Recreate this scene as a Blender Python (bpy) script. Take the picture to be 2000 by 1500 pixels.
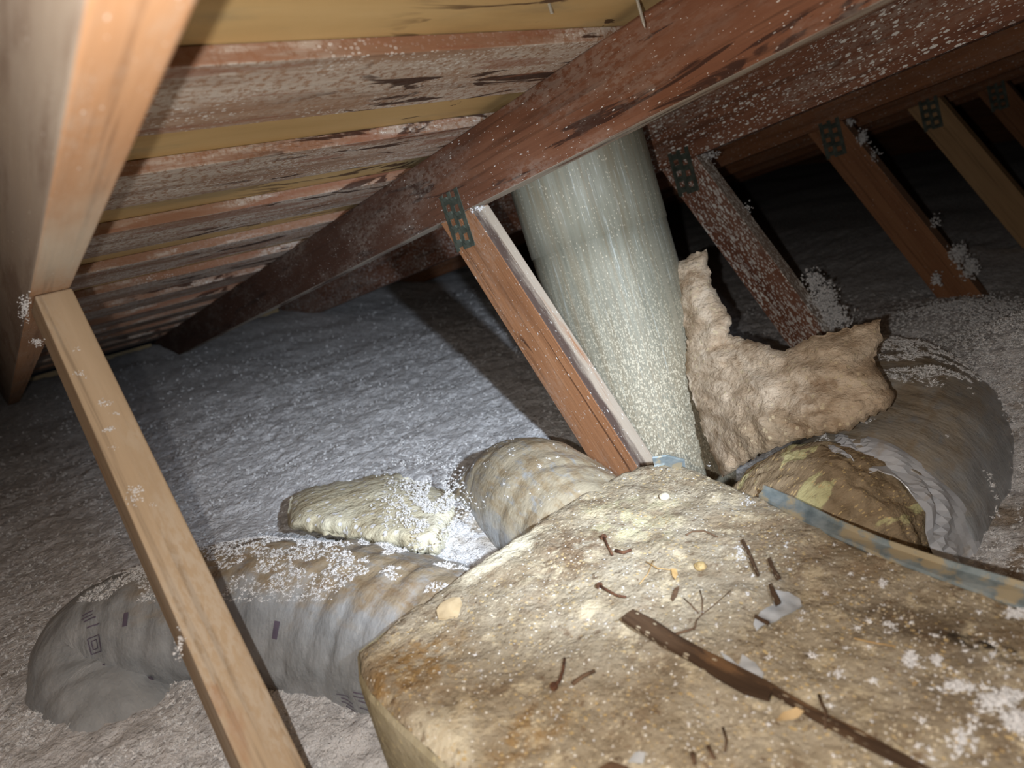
import bpy, bmesh, math, random
import numpy as np
from mathutils import Vector, Matrix, noise as mn
from mathutils.geometry import delaunay_2d_cdt
random.seed(7); rng = np.random.default_rng(7)
S = bpy.context.scene
for o in list(bpy.data.objects): bpy.data.objects.remove(o)
C = S.collection

# ------------------------------------------------------------------ camera, world, light
# world frame: X along the ridge (across the trusses), Y down the roof towards the eave, Z up; the camera is at the origin
F = 1357.0
RIGHT = Vector((.74642, -.64201, -.17517)); DOWN = Vector((-.32842, -.12644, -.93603)); FWD = Vector((.57879, .75620, -.30523))
cam_d = bpy.data.cameras.new('camera'); cam = bpy.data.objects.new('camera', cam_d); C.objects.link(cam)
m = Matrix((RIGHT, -DOWN, -FWD)).transposed().to_4x4()
cam.matrix_world = m
cam_d.sensor_fit = 'HORIZONTAL'; cam_d.sensor_width = 36; cam_d.lens = 36 * F / 2000
cam_d.clip_start = .01; cam_d.clip_end = 50
cam_d.dof.use_dof = True; cam_d.dof.focus_distance = .95; cam_d.dof.aperture_fstop = (36 * F / 2000) / 5.0   # 5 mm aperture
S.camera = cam
w = bpy.data.worlds.new('attic_dark'); S.world = w; w.use_nodes = True
w.node_tree.nodes['Background'].inputs[0].default_value = (.6, .7, 1, 1)
w.node_tree.nodes['Background'].inputs[1].default_value = .0015
S.view_settings.view_transform = 'Standard'; S.view_settings.look = 'None'
S.view_settings.exposure = 0; S.view_settings.gamma = 1; S.view_settings.use_curve_mapping = False

def lamp(name, kind, loc, energy, color, radius, aim=None, **kw):
    d = bpy.data.lights.new(name, kind); o = bpy.data.objects.new(name, d); C.objects.link(o)
    d.energy = energy; d.color = color; d.shadow_soft_size = radius; o.location = loc
    for k, v in kw.items(): setattr(d, k, v)
    if aim is not None: o.rotation_euler = (Vector(aim) - Vector(loc)).to_track_quat('-Z', 'Y').to_euler()
    return o
flash_loc = RIGHT * -.035 + DOWN * .018
lamp('phone_flash', 'POINT', flash_loc, 16, (1, .955, .895), .004)
torch_loc = Vector((.22, -.03, .0))
lamp('torch', 'SPOT', torch_loc, 84, (.76, .87, 1), .012, aim=(.78, 1.25, -.53), spot_size=math.radians(58), spot_blend=1)

# ------------------------------------------------------------------ helpers
def ray(px, py): return RIGHT * ((px - 1000) / F) + DOWN * ((py - 750) / F) + FWD
def at_x(px, py, X): r = ray(px, py); return r * (X / r.x)
def at_z(px, py, Z): r = ray(px, py); return r * (Z / r.z)
def at_d(px, py, d): return ray(px, py) * d
def proj(p): c = (p.dot(RIGHT), p.dot(DOWN), p.dot(FWD)); return 1000 + F * c[0] / c[2], 750 + F * c[1] / c[2]
def nz(x, y, z=0.0): return mn.noise(Vector((x, y, z)))
def fb(x, y, z=0.0, o=4): return mn.fractal(Vector((x, y, z)), 1.0, 2.0, o)

def thing(name, label, cat, loc=(0, 0, 0), group=None):
    o = bpy.data.objects.new(name, None); C.objects.link(o); o.location = loc; o.empty_display_size = .05
    o['label'] = label; o['category'] = cat
    if group: o['group'] = group
    return o
def tag(o, label, cat=None, group=None, kind=None):
    o['label'] = label
    if cat: o['category'] = cat
    if group: o['group'] = group
    if kind: o['kind'] = kind
    return o
def wloc(o):
    v = Vector((0, 0, 0))
    while o: v += o.location; o = o.parent
    return v
def mk(name, verts, faces, mat, parent=None, loc=None, smooth=False, gco=None, bevel=0):
    """one mesh object; verts in world space; gco = per-vertex coordinate used by the materials"""
    po = wloc(parent) if parent else Vector((0, 0, 0))
    org = Vector(loc) if loc is not None else po.copy()
    me = bpy.data.meshes.new(name)
    V = np.asarray([tuple(v) for v in verts], float) if not isinstance(verts, np.ndarray) else verts
    me.from_pydata((V - np.array(org)).tolist(), [], [tuple(f) for f in faces] if not isinstance(faces, np.ndarray) else faces.tolist())
    if gco is not None:
        a = me.attributes.new('gco', 'FLOAT_VECTOR', 'POINT')
        a.data.foreach_set('vector', np.asarray([tuple(g) for g in gco], np.float32).ravel())
    if smooth: me.polygons.foreach_set('use_smooth', [True] * len(me.polygons))
    me.validate(); me.update()
    o = bpy.data.objects.new(name, me); C.objects.link(o)
    if mat: me.materials.append(mat)
    if parent: o.parent = parent
    o.location = org - po
    if bevel:
        b = o.modifiers.new('bevel', 'BEVEL'); b.width = bevel; b.segments = 2
    return o
def dup(o, off, parent=None):
    c = o.copy(); C.objects.link(c); c.parent = parent
    c.location = o.location + Vector(off)
    return c

# ---- materials
class Mt:
    def __init__(s, name, rough=.8, metal=0.0, spec=.3, coord='gco'):
        s.m = bpy.data.materials.new(name); s.m.use_nodes = True; s.t = s.m.node_tree; s.b = s.t.nodes['Principled BSDF']
        s.b.inputs['Roughness'].default_value = rough; s.b.inputs['Metallic'].default_value = metal
        s.b.inputs['Specular IOR Level'].default_value = spec
        if coord == 'gco':
            n = s.n('ShaderNodeAttribute'); n.attribute_name = 'gco'; s.co = n.outputs['Vector']
        else:
            s.co = s.n('ShaderNodeTexCoord').outputs[coord]
        s.col = None; s.bump = None
    def n(s, t): return s.t.nodes.new(t)
    def l(s, a, b): s.t.links.new(a, b)
    def vec(s, sc, off=0.0):
        n = s.n('ShaderNodeVectorMath'); n.operation = 'MULTIPLY_ADD'; s.l(s.co, n.inputs[0])
        n.inputs[1].default_value = sc if hasattr(sc, '__len__') else (sc,) * 3; n.inputs[2].default_value = (off, off * 1.7, off * .6)
        return n.outputs[0]
    def noise(s, sc, off=0.0, det=5, rough=.6, dist=0.0):
        n = s.n('ShaderNodeTexNoise'); s.l(s.vec(sc, off), n.inputs['Vector']); n.inputs['Scale'].default_value = 1
        n.inputs['Detail'].default_value = det; n.inputs['Roughness'].default_value = rough; n.inputs['Distortion'].default_value = dist
        return n.outputs[0]
    def mr(s, v, lo, hi, a=0.0, b=1.0, smooth=True):
        n = s.n('ShaderNodeMapRange'); n.interpolation_type = 'SMOOTHSTEP' if smooth else 'LINEAR'; s.l(v, n.inputs[0])
        for i, x in zip((1, 2, 3, 4), (lo, hi, a, b)): n.inputs[i].default_value = x
        return n.outputs[0]
    def ma(s, op, a, b=None):
        n = s.n('ShaderNodeMath'); n.operation = op
        for i, x in enumerate((a, b)):
            if x is None: continue
            if isinstance(x, (int, float)): n.inputs[i].default_value = x
            else: s.l(x, n.inputs[i])
        return n.outputs[0]
    def mask(s, spec):
        k = spec[0]
        if k == 'noise': return s.mr(s.noise(spec[1], spec[4] if len(spec) > 4 else 0), spec[2], spec[3])
        if k == 'wnoise': return s.mr(s.noise(spec[1], spec[4], 5, .6, 1.2), spec[2], spec[3])
        if k == 'speck':
            n = s.n('ShaderNodeTexVoronoi'); s.l(s.vec(spec[1], spec[3] if len(spec) > 3 else 0), n.inputs['Vector']); n.inputs['Scale'].default_value = 1
            sep = s.n('ShaderNodeSeparateColor'); s.l(n.outputs['Color'], sep.inputs[0])
            th = s.ma('MULTIPLY', sep.outputs[0], spec[2])
            return s.mr(s.ma('SUBTRACT', th, n.outputs['Distance']), -.04, .04)
        if k == 'blob':
            n = s.n('ShaderNodeVectorMath'); n.operation = 'SUBTRACT'; s.l(s.co, n.inputs[0]); n.inputs[1].default_value = spec[1]
            q = s.n('ShaderNodeVectorMath'); q.operation = 'DIVIDE'; s.l(n.outputs[0], q.inputs[0]); q.inputs[1].default_value = spec[2]
            L = s.n('ShaderNodeVectorMath'); L.operation = 'LENGTH'; s.l(q.outputs[0], L.inputs[0])
            d = s.ma('ADD', L.outputs['Value'], s.ma('MULTIPLY', s.ma('SUBTRACT', s.noise(spec[4] if len(spec) > 4 else 30), .5), spec[5] if len(spec) > 5 else 1.2))
            return s.mr(d, spec[3], 1.0, 1, 0)
        if k == 'up':
            g = s.n('ShaderNodeNewGeometry'); sp = s.n('ShaderNodeSeparateXYZ'); s.l(g.outputs['Normal'], sp.inputs[0])
            d = s.ma('ADD', sp.outputs[2], s.ma('MULTIPLY', s.ma('SUBTRACT', s.noise(spec[3] if len(spec) > 3 else 25, 3.3), .5), spec[4] if len(spec) > 4 else .6))
            return s.mr(d, spec[1], spec[2])
        if k == 'nrm':
            g = s.n('ShaderNodeNewGeometry'); sp = s.n('ShaderNodeSeparateXYZ'); s.l(g.outputs['Normal'], sp.inputs[0])
            return s.mr(sp.outputs[spec[1]], spec[2], spec[3])
        if k == 'range':
            sp = s.n('ShaderNodeSeparateXYZ'); s.l(s.co, sp.inputs[0]); v = sp.outputs[spec[1]]
            if len(spec) > 4: v = s.ma('ADD', v, s.ma('MULTIPLY', s.ma('SUBTRACT', s.noise(spec[5] if len(spec) > 5 else 12, 8.1), .5), spec[4]))
            return s.mr(v, spec[2], spec[3])
    def base(s, cols, sc, det=6, off=0.0, dist=.0, lo=.3, hi=.7):
        r = s.n('ShaderNodeValToRGB'); e = r.color_ramp.elements
        while len(e) < len(cols): e.new(.5)
        for i, c in enumerate(cols):
            e[i].position = lo + (hi - lo) * i / max(1, len(cols) - 1); e[i].color = (*c, 1)
        s.l(s.noise(sc, off, det, .6, dist), r.inputs[0]); s.col = r.outputs[0]; return s
    def layer(s, color, *masks, amt=1.0):
        f = None
        for k in masks:
            v = s.mask(k); f = v if f is None else s.ma('MULTIPLY', f, v)
        f = s.ma('MULTIPLY', f, amt)
        x = s.n('ShaderNodeMix'); x.data_type = 'RGBA'; s.l(f, x.inputs[0]); s.l(s.col, x.inputs[6]); x.inputs[7].default_value = (*color, 1)
        s.col = x.outputs[2]; return s
    def bumpn(s, sc, strength, dist, det=5):
        b = s.n('ShaderNodeBump'); b.inputs['Strength'].default_value = strength; b.inputs['Distance'].default_value = dist
        s.l(s.noise(sc, 1.3, det), b.inputs['Height'])
        if s.bump: s.l(s.bump, b.inputs['Normal'])
        s.bump = b.outputs[0]; return s
    def roughvar(s, sc, a, b):
        s.l(s.mr(s.noise(sc, 5.0), .3, .7, a, b), s.b.inputs['Roughness']); return s
    def done(s):
        s.l(s.col, s.b.inputs['Base Color'])
        if s.bump: s.l(s.bump, s.b.inputs['Normal'])
        return s.m

def wood(name, c1, c2, c3, stain=.0, dust=.0, speck=0.0, off=0.0, dustcol=(.50, .46, .40), stainlo=.56, extra=()):
    k = Mt(name, .75, spec=.25).base([c1, c2, c3], (2.2, 26, 26), off=off, dist=.4)
    k.layer(tuple(x * .55 for x in c1), ('noise', (3, 110, 110), .52, .66, off + 2), amt=.55)       # grain lines
    if stain: k.layer((.030, .012, .008), ('wnoise', (3.2, 34, 34), stainlo, stainlo + .045, off + 4), amt=stain)
    for e in extra: k.layer(*e[:-1], amt=e[-1])
    if dust: k.layer(dustcol, ('noise', (5, 14, 14), .42, .62, off + 6), ('noise', (90, 220, 220), .38, .58, off), amt=dust)
    if speck:
        k.layer((.78, .76, .72), ('speck', (60, 170, 170), .55 * speck, off), ('noise', (6, 9, 9), .36, .56, off + 3), amt=.95)
        k.layer((.78, .76, .72), ('speck', (140, 330, 330), .5 * speck, off + 5), amt=.8)
    return k.bumpn((8, 160, 160), .35, .002).done()

M = {}
RED1, RED2, RED3 = (.110, .044, .022), (.175, .072, .038), (.225, .102, .057)
M['rafter2'] = wood('reddish_rafter', RED1, RED2, RED3, stain=.85, dust=.2, speck=.28, off=1.0, stainlo=.575,
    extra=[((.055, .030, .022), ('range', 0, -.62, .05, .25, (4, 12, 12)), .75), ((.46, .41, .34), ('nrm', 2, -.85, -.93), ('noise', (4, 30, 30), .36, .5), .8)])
M['rafter3'] = wood('speckled_rafter', (.15, .06, .035), (.22, .095, .055), (.27, .125, .075), stain=.4, dust=.3, speck=.75, off=5.2)
M['rafter_far'] = wood('far_rafter', (.16, .065, .03), (.24, .10, .045), (.28, .125, .06), dust=.1, speck=.35, off=8)
M['rafter1'] = wood('orange_rafter', (.32, .165, .085), (.40, .215, .11), (.44, .25, .135), dust=.2, speck=.2, off=3,
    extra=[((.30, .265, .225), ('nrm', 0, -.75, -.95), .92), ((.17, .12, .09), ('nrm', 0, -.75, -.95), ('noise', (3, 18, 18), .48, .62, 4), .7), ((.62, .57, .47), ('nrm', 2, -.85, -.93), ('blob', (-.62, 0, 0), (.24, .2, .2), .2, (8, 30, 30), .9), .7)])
M['web1'] = wood('pale_tan_web', (.31, .225, .145), (.37, .275, .18), (.41, .31, .21), stain=.0, dust=.3, off=9,
    extra=[((.30, .165, .09), ('noise', (7, 14, 14), .58, .68, 3), .6)])
M['web2'] = wood('brown_web', (.20, .088, .04), (.31, .145, .068), (.36, .185, .095), stain=.85, dust=.15, speck=.34, off=12, stainlo=.63,
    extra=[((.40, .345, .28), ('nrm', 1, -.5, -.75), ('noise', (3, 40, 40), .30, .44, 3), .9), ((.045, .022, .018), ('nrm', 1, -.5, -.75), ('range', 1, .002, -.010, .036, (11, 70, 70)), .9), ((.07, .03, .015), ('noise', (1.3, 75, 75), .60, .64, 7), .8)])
M['web3'] = wood('speckled_web', (.17, .07, .045), (.23, .10, .06), (.27, .125, .08), dust=.2, speck=1.15, off=15,
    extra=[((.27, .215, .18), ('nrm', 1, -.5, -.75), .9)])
M['web4'] = wood('orange_web', (.22, .095, .045), (.28, .13, .062), (.31, .145, .07), speck=.22, off=18,
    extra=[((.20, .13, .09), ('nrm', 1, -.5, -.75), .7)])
M['web5'] = wood('tan_web', (.36, .22, .11), (.42, .26, .13), (.46, .29, .15), speck=.1, off=21)
M['blocking'] = wood('blocking_wood', (.30, .22, .12), (.36, .27, .15), (.40, .3, .18), dust=.2, off=25)
def planks_mat(i):
    k = Mt('roof_board_%d' % i, .85, spec=.2).base([(.26, .145, .09), (.36, .23, .155), (.43, .31, .23)], (1.5, 22, 22), off=i * 3.1, dist=.3)
    k.layer((.60, .54, .48), ('noise', (3, 9, 9), .30, .56, i * 1.7), ('noise', (140, 140, 140), .36, .56, i), amt=.85)
    k.layer((.72, .69, .66), ('speck', (190, 260, 260), .50, i * 2.3), ('noise', (7, 12, 12), .40, .56, i * 2.9), amt=.9)
    k.layer((.24, .15, .10), ('noise', (2.2, 26, 26), .54, .64, i * 7.7), amt=.55)
    k.layer((.29, .145, .085), ('nrm', 1, -.6, -.9), ('noise', (6, 40, 40), .36, .52, i), amt=.85)
    k.layer((.045, .018, .011), ('wnoise', (4.5, 20, 20), .565, .60, i * 5.1 + 2), ('range', 0, -2.32, -2.16, .3, (6, 12, 12)), amt=.92)
    k.layer((.28, .12, .07), ('wnoise', (3, 24, 24), .55, .62, i * 4.1 + 7), amt=.6)
    return k.bumpn((60, 160, 160), .5, .002).done()
PL = [planks_mat(i) for i in range(4)]
M['plank_edge'] = None
k = Mt('plywood', .7, spec=.3).base([(.46, .30, .125), (.56, .38, .17), (.62, .44, .21)], (2, 14, 14), dist=.5)
k.layer((.30, .25, .15), ('noise', (3, 9, 9), .5, .66, 3), amt=.6)
k.layer((.07, .03, .015), ('wnoise', (5, 18, 18), .60, .63, 11), ('range', 0, -2.25, -2.1, .2, (6, 12, 12)), amt=.9)
M['ply'] = k.bumpn((20, 120, 120), .3, .001).done()

k = Mt('blown_insulation', .95, spec=.1, coord='Object').base([(.56, .55, .56), (.77, .76, .77), (.90, .89, .90)], 60, det=9, lo=.33, hi=.66)
k.layer((.30, .21, .12), ('blob', (1.0, .10, -.5), (.55, .30, .5), .3, 9, 1.6), ('noise', 16, .40, .58, 2), amt=.9)
k.layer((.33, .26, .17), ('blob', (.50, .86, -.53), (.14, .17, .5), .3, 12, 1.4), ('noise', 26, .42, .55, 6), amt=.85)
k.layer((.46, .39, .31), ('blob', (.15, .42, -.53), (.09, .12, .5), .3, 12, .8), amt=.8)
M['fluff'] = k.bumpn(120, 1.0, .009, 8).bumpn(45, .7, .012, 6).done()
k = Mt('white_tuft', .95, spec=.1, coord='Object').base([(.74, .73, .73), (.84, .83, .83)], 40)
M['tuft'] = k.bumpn(120, .8, .004).done()

k = Mt('dusty_duct_board', .9, spec=.15, coord='Object').base([(.19, .145, .095), (.32, .265, .185), (.39, .335, .25), (.47, .42, .33)], 24, det=9, lo=.28, hi=.74)
P = lambda a, b: tuple(at_z(a, b, -.42) - Vector((.42, .25, -.70)))
k.layer((.32, .19, .065), ('blob', P(800, 1300), (.085, .055, .2), .25, 40, 1.3), ('noise', 70, .38, .56, 2), amt=.85)
k.layer((.32, .19, .065), ('blob', P(1030, 1430), (.07, .03, .2), .25, 40, 1.3), ('noise', 80, .40, .56, 2), amt=.7)
k.layer((.16, .10, .055), ('blob', P(1130, 1075), (.07, .06, .2), .2, 30, 1.6), ('noise', 60, .30, .55, 4), amt=.85)
k.layer((.70, .64, .49), ('blob', P(860, 1440), (.035, .055, .2), .35, 40, 1.3), amt=.85)
k.layer((.56, .52, .33), ('blob', P(1240, 1010), (.07, .08, .2), .3, 30, 1.6), ('noise', 50, .40, .6, 8), amt=.7)
k.layer((.28, .20, .125), ('blob', P(1560, 1060), (.11, .15, .2), .3, 24, 1.2), ('noise', 60, .34, .62, 3), amt=.6)
k.layer((.11, .075, .045), ('blob', P(1800, 1225), (.055, .085, .2), .1, 30, 1.5), amt=.85)
k.layer((.012, .009, .007), ('blob', P(1945, 1272), (.013, .055, .2), .35, 50, .8), amt=.96)  # black streak: dark stain, with a groove's shadow painted into the colour
k.layer((.16, .115, .075), ('blob', P(1900, 1400), (.06, .09, .2), .1, 30, 1.5), amt=.55)
k.layer((.58, .43, .21), ('speck', (230, 190, 190), .40, 3), ('noise', 28, .42, .58, 31), amt=.85)
k.layer((.62, .54, .40), ('speck', (190, 300, 220), .42, 1), ('noise', 22, .42, .58, 37), amt=.8)
k.layer((.15, .095, .055), ('noise', 90, .58, .68, 7), amt=.7)
k.layer((.24, .175, .11), ('noise', 13, .50, .66, 22), ('noise', 70, .36, .6, 5), amt=.75)
k.layer((.62, .53, .37), ('noise', 34, .54, .66, 12), amt=.7)
k.layer((.80, .77, .70), ('speck', (190, 190, 190), .24, 9), amt=.9)
k.layer((.70, .64, .49), ('blob', P(965, 1085), (.085, .030, .2), .45, 40, 1.2), amt=.92)
M['box'] = k.bumpn(160, .8, .004, 6).bumpn(45, .6, .008, 5).done()
k = Mt('duct_board_side', .85, spec=.2, coord='Object').base([(.30, .25, .15), (.42, .37, .25), (.52, .47, .34)], 22, det=7)
k.layer((.60, .53, .33), ('speck', (120, 120, 120), .45, 3), amt=.8)
k.layer((.14, .10, .06), ('noise', 14, .56, .66, 3), amt=.8)
M['boxside'] = k.bumpn(120, .6, .004).done()

def jacket(name, dustlo, dusthi, dustamt=.9, off=0, d1=(.30, .23, .14), d2=(.20, .13, .07), more=()):
    k = Mt(name, .34, metal=.0, spec=.75).base([(.22, .235, .25), (.28, .295, .31), (.34, .35, .36)], (9, 1.5, 1), off=off)
    k.layer(d1, ('up', dustlo, dusthi, (40, 6, 6), .7), ('noise', (50, 9, 9), .22, .50, off), *more, amt=dustamt)
    k.layer(d2, ('up', dustlo + .1, dusthi + .1, (60, 9, 6), .9), ('noise', (30, 6, 6), .46, .62, off + 3), *more, amt=.7)
    return k.roughvar((40, 8, 8), .22, .46).bumpn((55, 3.2, 3), .55, .006, 3).bumpn((140, 12, 6), .3, .002).done()
M['jacket'] = jacket('grey_duct_jacket', .62, 1.05, more=[('range', 0, .58, .44, .1, (20, 2, 2))])
M['jacket2'] = jacket('dusty_duct_jacket', -.05, .5, .85, 4, (.36, .30, .20), (.26, .19, .11))
M['jacket3'] = jacket('brown_dusty_jacket', .40, .9, .8, 8, (.36, .31, .24), (.27, .21, .14))
k = Mt('silver_liner', .3, spec=.8).base([(.44, .46, .50), (.52, .54, .58), (.58, .60, .63)], (12, 3, 3))
k.layer((.40, .33, .25), ('noise', (18, 5, 5), .58, .7, 2), amt=.5)
M['liner'] = k.done()
k = Mt('brown_sleeve', .95, spec=.1).base([(.22, .16, .095), (.33, .25, .16), (.42, .33, .22)], (24, 6, 6), det=8)
k.layer((.60, .56, .30), ('noise', (11, 3.2, 3), .57, .62, 4), amt=.95)
k.layer((.70, .52, .26), ('speck', (130, 40, 40), .35, 2), amt=.8)
M['sleeve'] = k.bumpn((60, 14, 14), .7, .008).done()
k = Mt('tan_fibreglass', .95, spec=.1, coord='Object').base([(.38, .275, .18), (.56, .43, .305), (.69, .56, .42), (.78, .66, .52)], (11, 16, 30), det=10, dist=1.2)
k.layer((.27, .19, .11), ('blob', tuple(at_d(1560, 870, .93) - at_d(1500, 800, 1.12)), (.22, .16, .07), .1, 16, 1.0), amt=.75)
k.layer((.26, .16, .085), ('noise', 16, .58, .70, 7), amt=.6)
k.layer((.72, .60, .40), ('speck', 110, .33, 2), amt=.7)
M['batt'] = k.bumpn((26, 60, 200), .9, .006, 8).bumpn(130, .8, .005, 6).done()
k = Mt('pale_fibreglass', .9, spec=.15, coord='Object').base([(.38, .29, .17), (.55, .48, .33), (.67, .62, .46), (.74, .70, .56)], 13, det=7, lo=.26, hi=.66)
k.layer((.82, .82, .84), ('speck', 90, .42, 2), ('up', .1, .5, 25, .5), amt=.95)
M['lump'] = k.bumpn(50, .7, .01).done()
k = Mt('galvanised_flue', .62, metal=.08, spec=.4).base([(.175, .17, .13), (.235, .23, .18), (.295, .29, .235)], (5, 9, 4), det=8)
k.layer((.44, .46, .43), ('noise', (5, 20, 10), .54, .66, 2), ('noise', (34, 40, 40), .42, .60, 1), amt=.8)
k.layer((.20, .165, .105), ('noise', (4, 7, 10), .46, .62, 16), amt=.55)
k.layer((.24, .19, .12), ('noise', (3, 18, 10), .50, .68, 6), amt=.5)
k.layer((.42, .36, .26), ('range', 0, -.22, -.55, .12), ('noise', (220, 60, 60), .40, .55, 2), amt=.85)
k.layer((.68, .62, .48), ('range', 0, -.12, -.52, .14), ('speck', (230, 62, 62), .62, 5), amt=.9)
k.layer((.60, .54, .42), ('speck', (150, 45, 45), .28, 8), amt=.8)
M['flue'] = k.bumpn((120, 40, 40), .2, .001).done()
k = Mt('galvanised_strip', .6, metal=.15, spec=.35, coord='Object').base([(.12, .15, .16), (.22, .26, .27), (.33, .36, .36)], 45, det=5)
k.layer((.42, .34, .21), ('noise', 30, .50, .60, 3), amt=.85)
M['zinc'] = k.done()
k = Mt('truss_plate', .5, metal=.4, spec=.5, coord='Object').base([(.05, .06, .048), (.085, .10, .08), (.14, .16, .13)], 60)
M['plate'] = k.done()
k = Mt('dark_splinter', .8, spec=.2).base([(.030, .018, .011), (.065, .038, .022), (.11, .066, .038)], (10, 60, 60))
k.layer((.24, .13, .06), ('noise', (14, 40, 40), .58, .7, 2), amt=.5)
k.layer((.45, .38, .27), ('speck', (90, 160, 160), .32, 2), amt=.8)
M['splinter'] = k.bumpn((20, 200, 200), .4, .001).done()
def plain(name, cols, sc=60, rough=.7, metal=0, spec=.3, bump=0):
    k = Mt(name, rough, metal, spec, 'Object').base(cols, sc)
    if bump: k.bumpn(sc * 2, .5, .002)
    return k.done()
M['rust'] = plain('rusty_iron', [(.045, .022, .015), (.10, .045, .025), (.17, .08, .04)], 300, .8, .2)
M['tape'] = plain('grey_tape', [(.34, .36, .385), (.44, .46, .48), (.50, .51, .52)], 60, .5)
M['chip'] = plain('pale_chip', [(.48, .37, .22), (.58, .46, .29)], 120, .8)
M['twig'] = plain('brown_twig', [(.07, .04, .025), (.15, .09, .05)], 200, .8)
M['straw'] = plain('ochre_straw', [(.42, .26, .10), (.55, .37, .17)], 150, .7)
M['leaf'] = plain('dry_leaf', [(.46, .31, .15), (.58, .43, .24)], 60, .8)
M['pebble'] = plain('cream_pebble', [(.55, .48, .34), (.78, .74, .63)], 80, .6)
M['husk'] = plain('brown_husk', [(.10, .06, .03), (.45, .33, .15), (.25, .16, .08)], 90, .6)
M['ink'] = plain('purple_ink', [(.10, .085, .12), (.14, .115, .16)], 60, .45)
M['steel'] = plain('bright_nail', [(.5, .48, .42), (.6, .58, .5)], 60, .4, .6)
M['drywall'] = plain('drywall', [(.5, .5, .5), (.55, .55, .55)], 10, .9)

# ------------------------------------------------------------------ geometry builders
def hexa(name, c8, mat, parent, grain_dir, bevel=.0018):
    """box from 8 corners (bottom ring 0-3, top ring 4-7); grain runs along grain_dir"""
    g = Vector(grain_dir).normalized(); a = Vector((1, 0, 0)) if abs(g.x) < .7 else Vector((0, 0, 1)); b = g.cross(a).normalized(); a = b.cross(g)
    o0 = sum((Vector(v) for v in c8), Vector()) / 8
    fs = [(0, 3, 2, 1), (4, 5, 6, 7), (0, 1, 5, 4), (1, 2, 6, 5), (2, 3, 7, 6), (3, 0, 4, 7)]
    bm = bmesh.new(); vs = [bm.verts.new(v) for v in c8]
    for f in fs: bm.faces.new([vs[i] for i in f])
    bmesh.ops.recalc_face_normals(bm, faces=bm.faces)
    bmesh.ops.bevel(bm, geom=list(bm.edges), offset=bevel, segments=2, affect='EDGES', profile=.5)
    vv = [v.co.copy() for v in bm.verts]; bm.verts.index_update(); ff = [[v.index for v in f.verts] for f in bm.faces]; bm.free()
    return mk(name, vv, ff, mat, parent, gco=[((v - o0).dot(g), (v - o0).dot(a), (v - o0).dot(b)) for v in vv])
TP = .2126                                              # roof slope (12 degrees)
RD = Vector((0, .978148, -.207912)); RN = Vector((0, .207912, .978148))
def under(Y, c=.134): return c - TP * Y
def rafter(x0, x1, mat, parent, y0=-1.1, y1=3.62, h=.108):
    c = []
    for up in (0, 1):
        for X, Y in ((x0, y0), (x1, y0), (x1, y1), (x0, y1)):
            c.append(Vector((X, Y, under(Y))) + RN * (h * up))
    return hexa('rafter', c, mat, parent, RD, .0025)
WD = Vector((0, .585, .811)); WV = Vector((0, .811, -.585))        # web direction (up) and its in-plane width (away from camera)
def web(x0, x1, y, z, mat, parent, L=.85, x0b=None, x1b=None, top=.03):
    x0b = x0 if x0b is None else x0b; x1b = x1 if x1b is None else x1b
    T = Vector((0, y, z))
    def onraf(p):                                       # end cut against the rafter's underside
        t = (.134 - TP * p.y - p.z) / (WD.z + TP * WD.y); return p + WD * (t - .0005)
    a, b = onraf(T), onraf(T + WV * .089)
    A, B = T - WD * L, T + WV * .089 - WD * L
    c = [Vector((X, q.y, q.z)) for X, q in ((x0b, A), (x1b, A), (x1b, B), (x0b, B), (x0, a), (x1, a), (x1, b), (x0, b))]
    return hexa('web', c, mat, parent, WD, .002)
def plate(xf, ctr, parent, w=.046, h=.098, rows=4, cols=2):
    """pressed truss plate on the front face at X = xf, long side along the web"""
    V, Fc = [], []
    e1, e2, nx = RD, RN, Vector((-1, 0, 0))
    def P(u, v, d): return Vector((xf, ctr[0], ctr[1])) + e1 * u + e2 * v + nx * d
    def box(u0, u1, v0, v1, d0, d1, tilt=0):
        b = len(V)
        V.extend([P(u0, v0, d0), P(u1, v0, d0), P(u1, v1, d0), P(u0, v1, d0), P(u0, v0, d1), P(u1, v0, d1), P(u1, v1, d1 + tilt), P(u0, v1, d1 + tilt)])
        Fc.extend([(b, b+3, b+2, b+1), (b+4, b+5, b+6, b+7), (b, b+1, b+5, b+4), (b+1, b+2, b+6, b+5), (b+2, b+3, b+7, b+6), (b+3, b, b+4, b+7)])
    du, dv = w / cols, h / rows
    for i in range(cols + 1): box(-w/2 + i*du - du*.22, -w/2 + i*du + du*.22, -h/2, h/2, 0, .0012)
    for i in range(cols):
        for j in range(rows):
            u = -w/2 + (i+.5)*du; v = -h/2 + (j+.5)*dv + (dv*.25 if i % 2 else 0)
            box(u-du*.3, u+du*.3, v-dv*.5, v-dv*.18, 0, .0012)
            box(u-du*.28, u+du*.28, v-dv*.2, v+dv*.0, .0, .0015, .0035)
    return mk('truss_plate', V, Fc, M['plate'], parent)

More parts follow.
